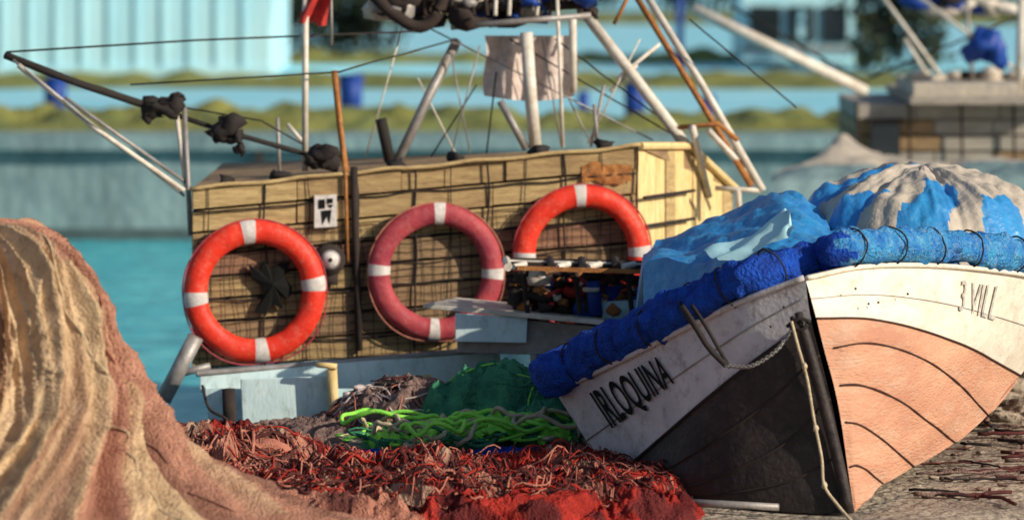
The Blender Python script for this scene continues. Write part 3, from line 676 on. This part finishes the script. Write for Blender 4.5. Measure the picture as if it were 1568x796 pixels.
for t in np.linspace(0,1,14): gg.append([P(742+ (u_*140)+3*math.sin(t*6+u_*5),55+t*92+8*math.sin(u_*3.1)*t,26.25+.05*math.sin(u_*14+t*2)) for u_ in np.linspace(0,1,22)])
b.grid(gg); b.done('hanging_canvas',['floats'],mb)
b=MB(); b.grid([[P(462+u_*42+3*math.sin(t*5),-25+t*62-u_*6+ (8 if u_>.6 else 0)*t,25.6+.04*math.sin(u_*9+t*4)) for u_ in np.linspace(0,1,10)] for t in np.linspace(0,1,10)]); b.done('red_flag',['redp'],mb)
# ---------------------------------------------------------------- winch casing & rack in the middle
mw=empty('deck_winch')
b=MB()
b.hexa([P(648,472,23.9),P(925,498,23.7),P(925,490,23.7),P(648,465,23.9)],[P(700,462,24.7),P(925,486,24.5),P(925,478,24.5),P(700,455,24.7)],0)
b.hexa([P(700,540,23.95),P(925,545,23.8),P(920,500,23.8),P(700,480,23.95)],[P(700,540,24.6),P(925,545,24.6),P(920,500,24.6),P(700,480,24.6)],1)
b.hexa([P(697,523,23.85),P(806,525,23.82),P(808,486,23.82),P(697,479,23.85)],[P(697,523,23.9),P(806,525,23.87),P(808,486,23.87),P(697,479,23.9)],2)
b.done('casing',['metalw','metalg','boatwhite'],mw,False,.004)
b=MB()
for i in range(5):
    v=396+i*3.2; d=24.2-i*.18
    b.hexa([P(768+i*6,v+5,d),P(1115-i*14,v+13,d),P(1115-i*14,v+6,d),P(768+i*6,v-2,d)],[P(768+i*6,v+5,d+.06),P(1115-i*14,v+13,d+.06),P(1115-i*14,v+6,d+.06),P(768+i*6,v-2,d+.06)],[0,1,0,0,2][i])
for u in (778,845,893,945,1000,1060,1100):
    b.tube([P(u,409,23.5),P(u-3,398,24.2)],.022,[0,1,3][u%3],8); b.tube([P(u+8,409,23.5),P(u+26,404,23.6)],.016,1,8)
for u in (800,880,960,1050): b.tube([P(u,408,23.8),P(u+8,480,23.8)],.014,0,7)
b.done('rack_boards',['gap','metalw','rust','dark'],mw,False)
b=MB()
b.tube([P(820,452,24.1),P(890,458,24.1)],.07,1,16)
for u in (818,855,893): b.tube([P(u,452+(u-818)*.08,24.1),P(u+5,453+(u-818)*.08,24.1)],.10,1,18)
b.tube([P(908,430,23.9),P(912,482,23.9)],.038,2,14); b.tube([P(905,440,23.88),P(905,446,23.88)],.045,3,14)
for i in range(150):
    u=random.uniform(785,1020); v=random.uniform(418,492); s=random.uniform(.012,.045); b.ell(P(u,v,24.1+random.uniform(-.2,.3)),s*1.4,s,s,random.choice([1,1,1,1,0,5,3,1,1,2]),9,1.2)
for i in range(26):
    u=random.uniform(790,1010); v=random.uniform(418,480); b.tube([P(u,v,24.1),P(u+random.uniform(-40,40),v+random.uniform(-25,25),23.9)],random.uniform(.004,.012),random.choice([1,0,3,5]),6)
b.hexa([P(922,492,23.9),P(985,485,23.9),P(985,458,23.9),P(922,462,23.9)],[P(922,492,24.1),P(985,485,24.1),P(985,458,24.1),P(922,462,24.1)],4)
b.done('drum_and_gear',['redp','gap','navy','metalw','cyanp','rust'],mw)
b=MB(); b.box((.05,23.65,-.9),(.6,24.7,.14),0); b.tube([P(820,545,23.9),P(830,640,23.6)],.03,1,8); b.done('winch_base',['gap','metalg'],mw,False)
# ---------------------------------------------------------------- far right moored boat
fb=empty('fishing_boat')
b=MB()
def box2(m,u0,v0,u1,v1,d0,d1):
    a=P(u0,v1,d0); c=P(u1,v0,d0); b.box((a.x,d0,a.z),(c.x,d1,c.z),m)
for r in range(5):
    v0=160+r*24; u=1312
    while u<1640:
        u1=min(1640,u+random.choice([60,90,130])); box2(random.choice([0,0,0,1]),u,v0+r*.5,u1-2,v0+22,36+random.uniform(0,.02),38); u=u1
box2(2,1334,188,1378,250,35.9,35.98); box2(3,1328,184,1384,188,35.88,36.0)
box2(4,1400,128,1560,152,35.8,37.5); box2(5,1395,148,1640,160,35.7,38.1)
for r in range(4): b.tube([P(1312+r*80,158,35.93),P(1314+r*80,280,35.93)],.012,3,6)
b.done('cabin',['greywood','wood1','glass','gap','beige','greywood'],fb,False)
b=MB(); st_=[[Vector(q) for q in [(4.4,y,zt),(4.6,y,-.5),(5,y,-1.2),(8.6,y,-1.2),(9.4,y,-.5),(9.6,y,zt)]] for y,zt in [(35,-.25),(38,-.25),(42,.1)]]
b.grid(st_); b.quad(st_[0]); b.done('hull',['boatwhite'],fb,False)
b=MB()
def pole3(m,r,*pts): b.tube([P(*p) for p in pts],r*K*36,m,9)
pole3(0,9,(1062,14,35.5),(1200,80,35.5),(1325,140,35.8)); pole3(0,7,(1566,-30,36),(1560,152,36)); pole3(0,3,(1340,-20,36),(1440,115,36)); pole3(0,3,(1400,-10,36),(1560,110,36)); pole3(3,2,(1120,10,36),(1330,130,36)); pole3(1,3,(1480,0,36),(1490,130,36)); pole3(0,3,(1385,60,36),(1420,115,36)); pole3(3,2,(1600,10,36),(1330,120,36))
for i in range(26):
    s=random.uniform(.03,.08); b.ell(P(random.uniform(1400,1560),random.uniform(112,135),36.5),s*1.4,s,s*.6,random.choice([0,4,3]),9,1.1)
for i in range(26):
    s=random.uniform(.03,.10); b.ell(P(random.uniform(1400,1568),random.uniform(-20,18),36.5),s*1.6,s,s*.6,random.choice([0,2,3,4]),9,1.1)
for (u,v,r) in [(1508,68,.14),(1522,78,.11),(1492,76,.09)]: b.ell(P(u,v,36),r,r,r,2,14,1.1)
b.done('rig_and_gear',['metalw','metalg','navy','dark','beige'],fb)
b=MB(); rows=[[(1180,285,34),(1260,282,34),(1400,282,34),(1520,275,34),(1640,275,34)],[(1190,272,35),(1270,262,35),(1400,262,35),(1520,256,35),(1640,256,35)],[(1262,250,35.8),(1290,205,35.8),(1325,235,35.8),(1400,258,35.8),(1640,258,35.8)]]
GT=patch(rows,10)
for r in GT:
    for j,p in enumerate(r): r[j]=p+Vector((0,0,.05*nz(p.x*2,p.y*2,3)+.05*(1-2*abs(nz(p.x*4,p.y*4,9)))))
b.grid([[Vector((p.x,p.y,-.6)) for p in GT[0]]]+GT,mf=lambda i,j:0 if i<11 else 1); b.done('deck_cover',['quaywall','beige'],fb)
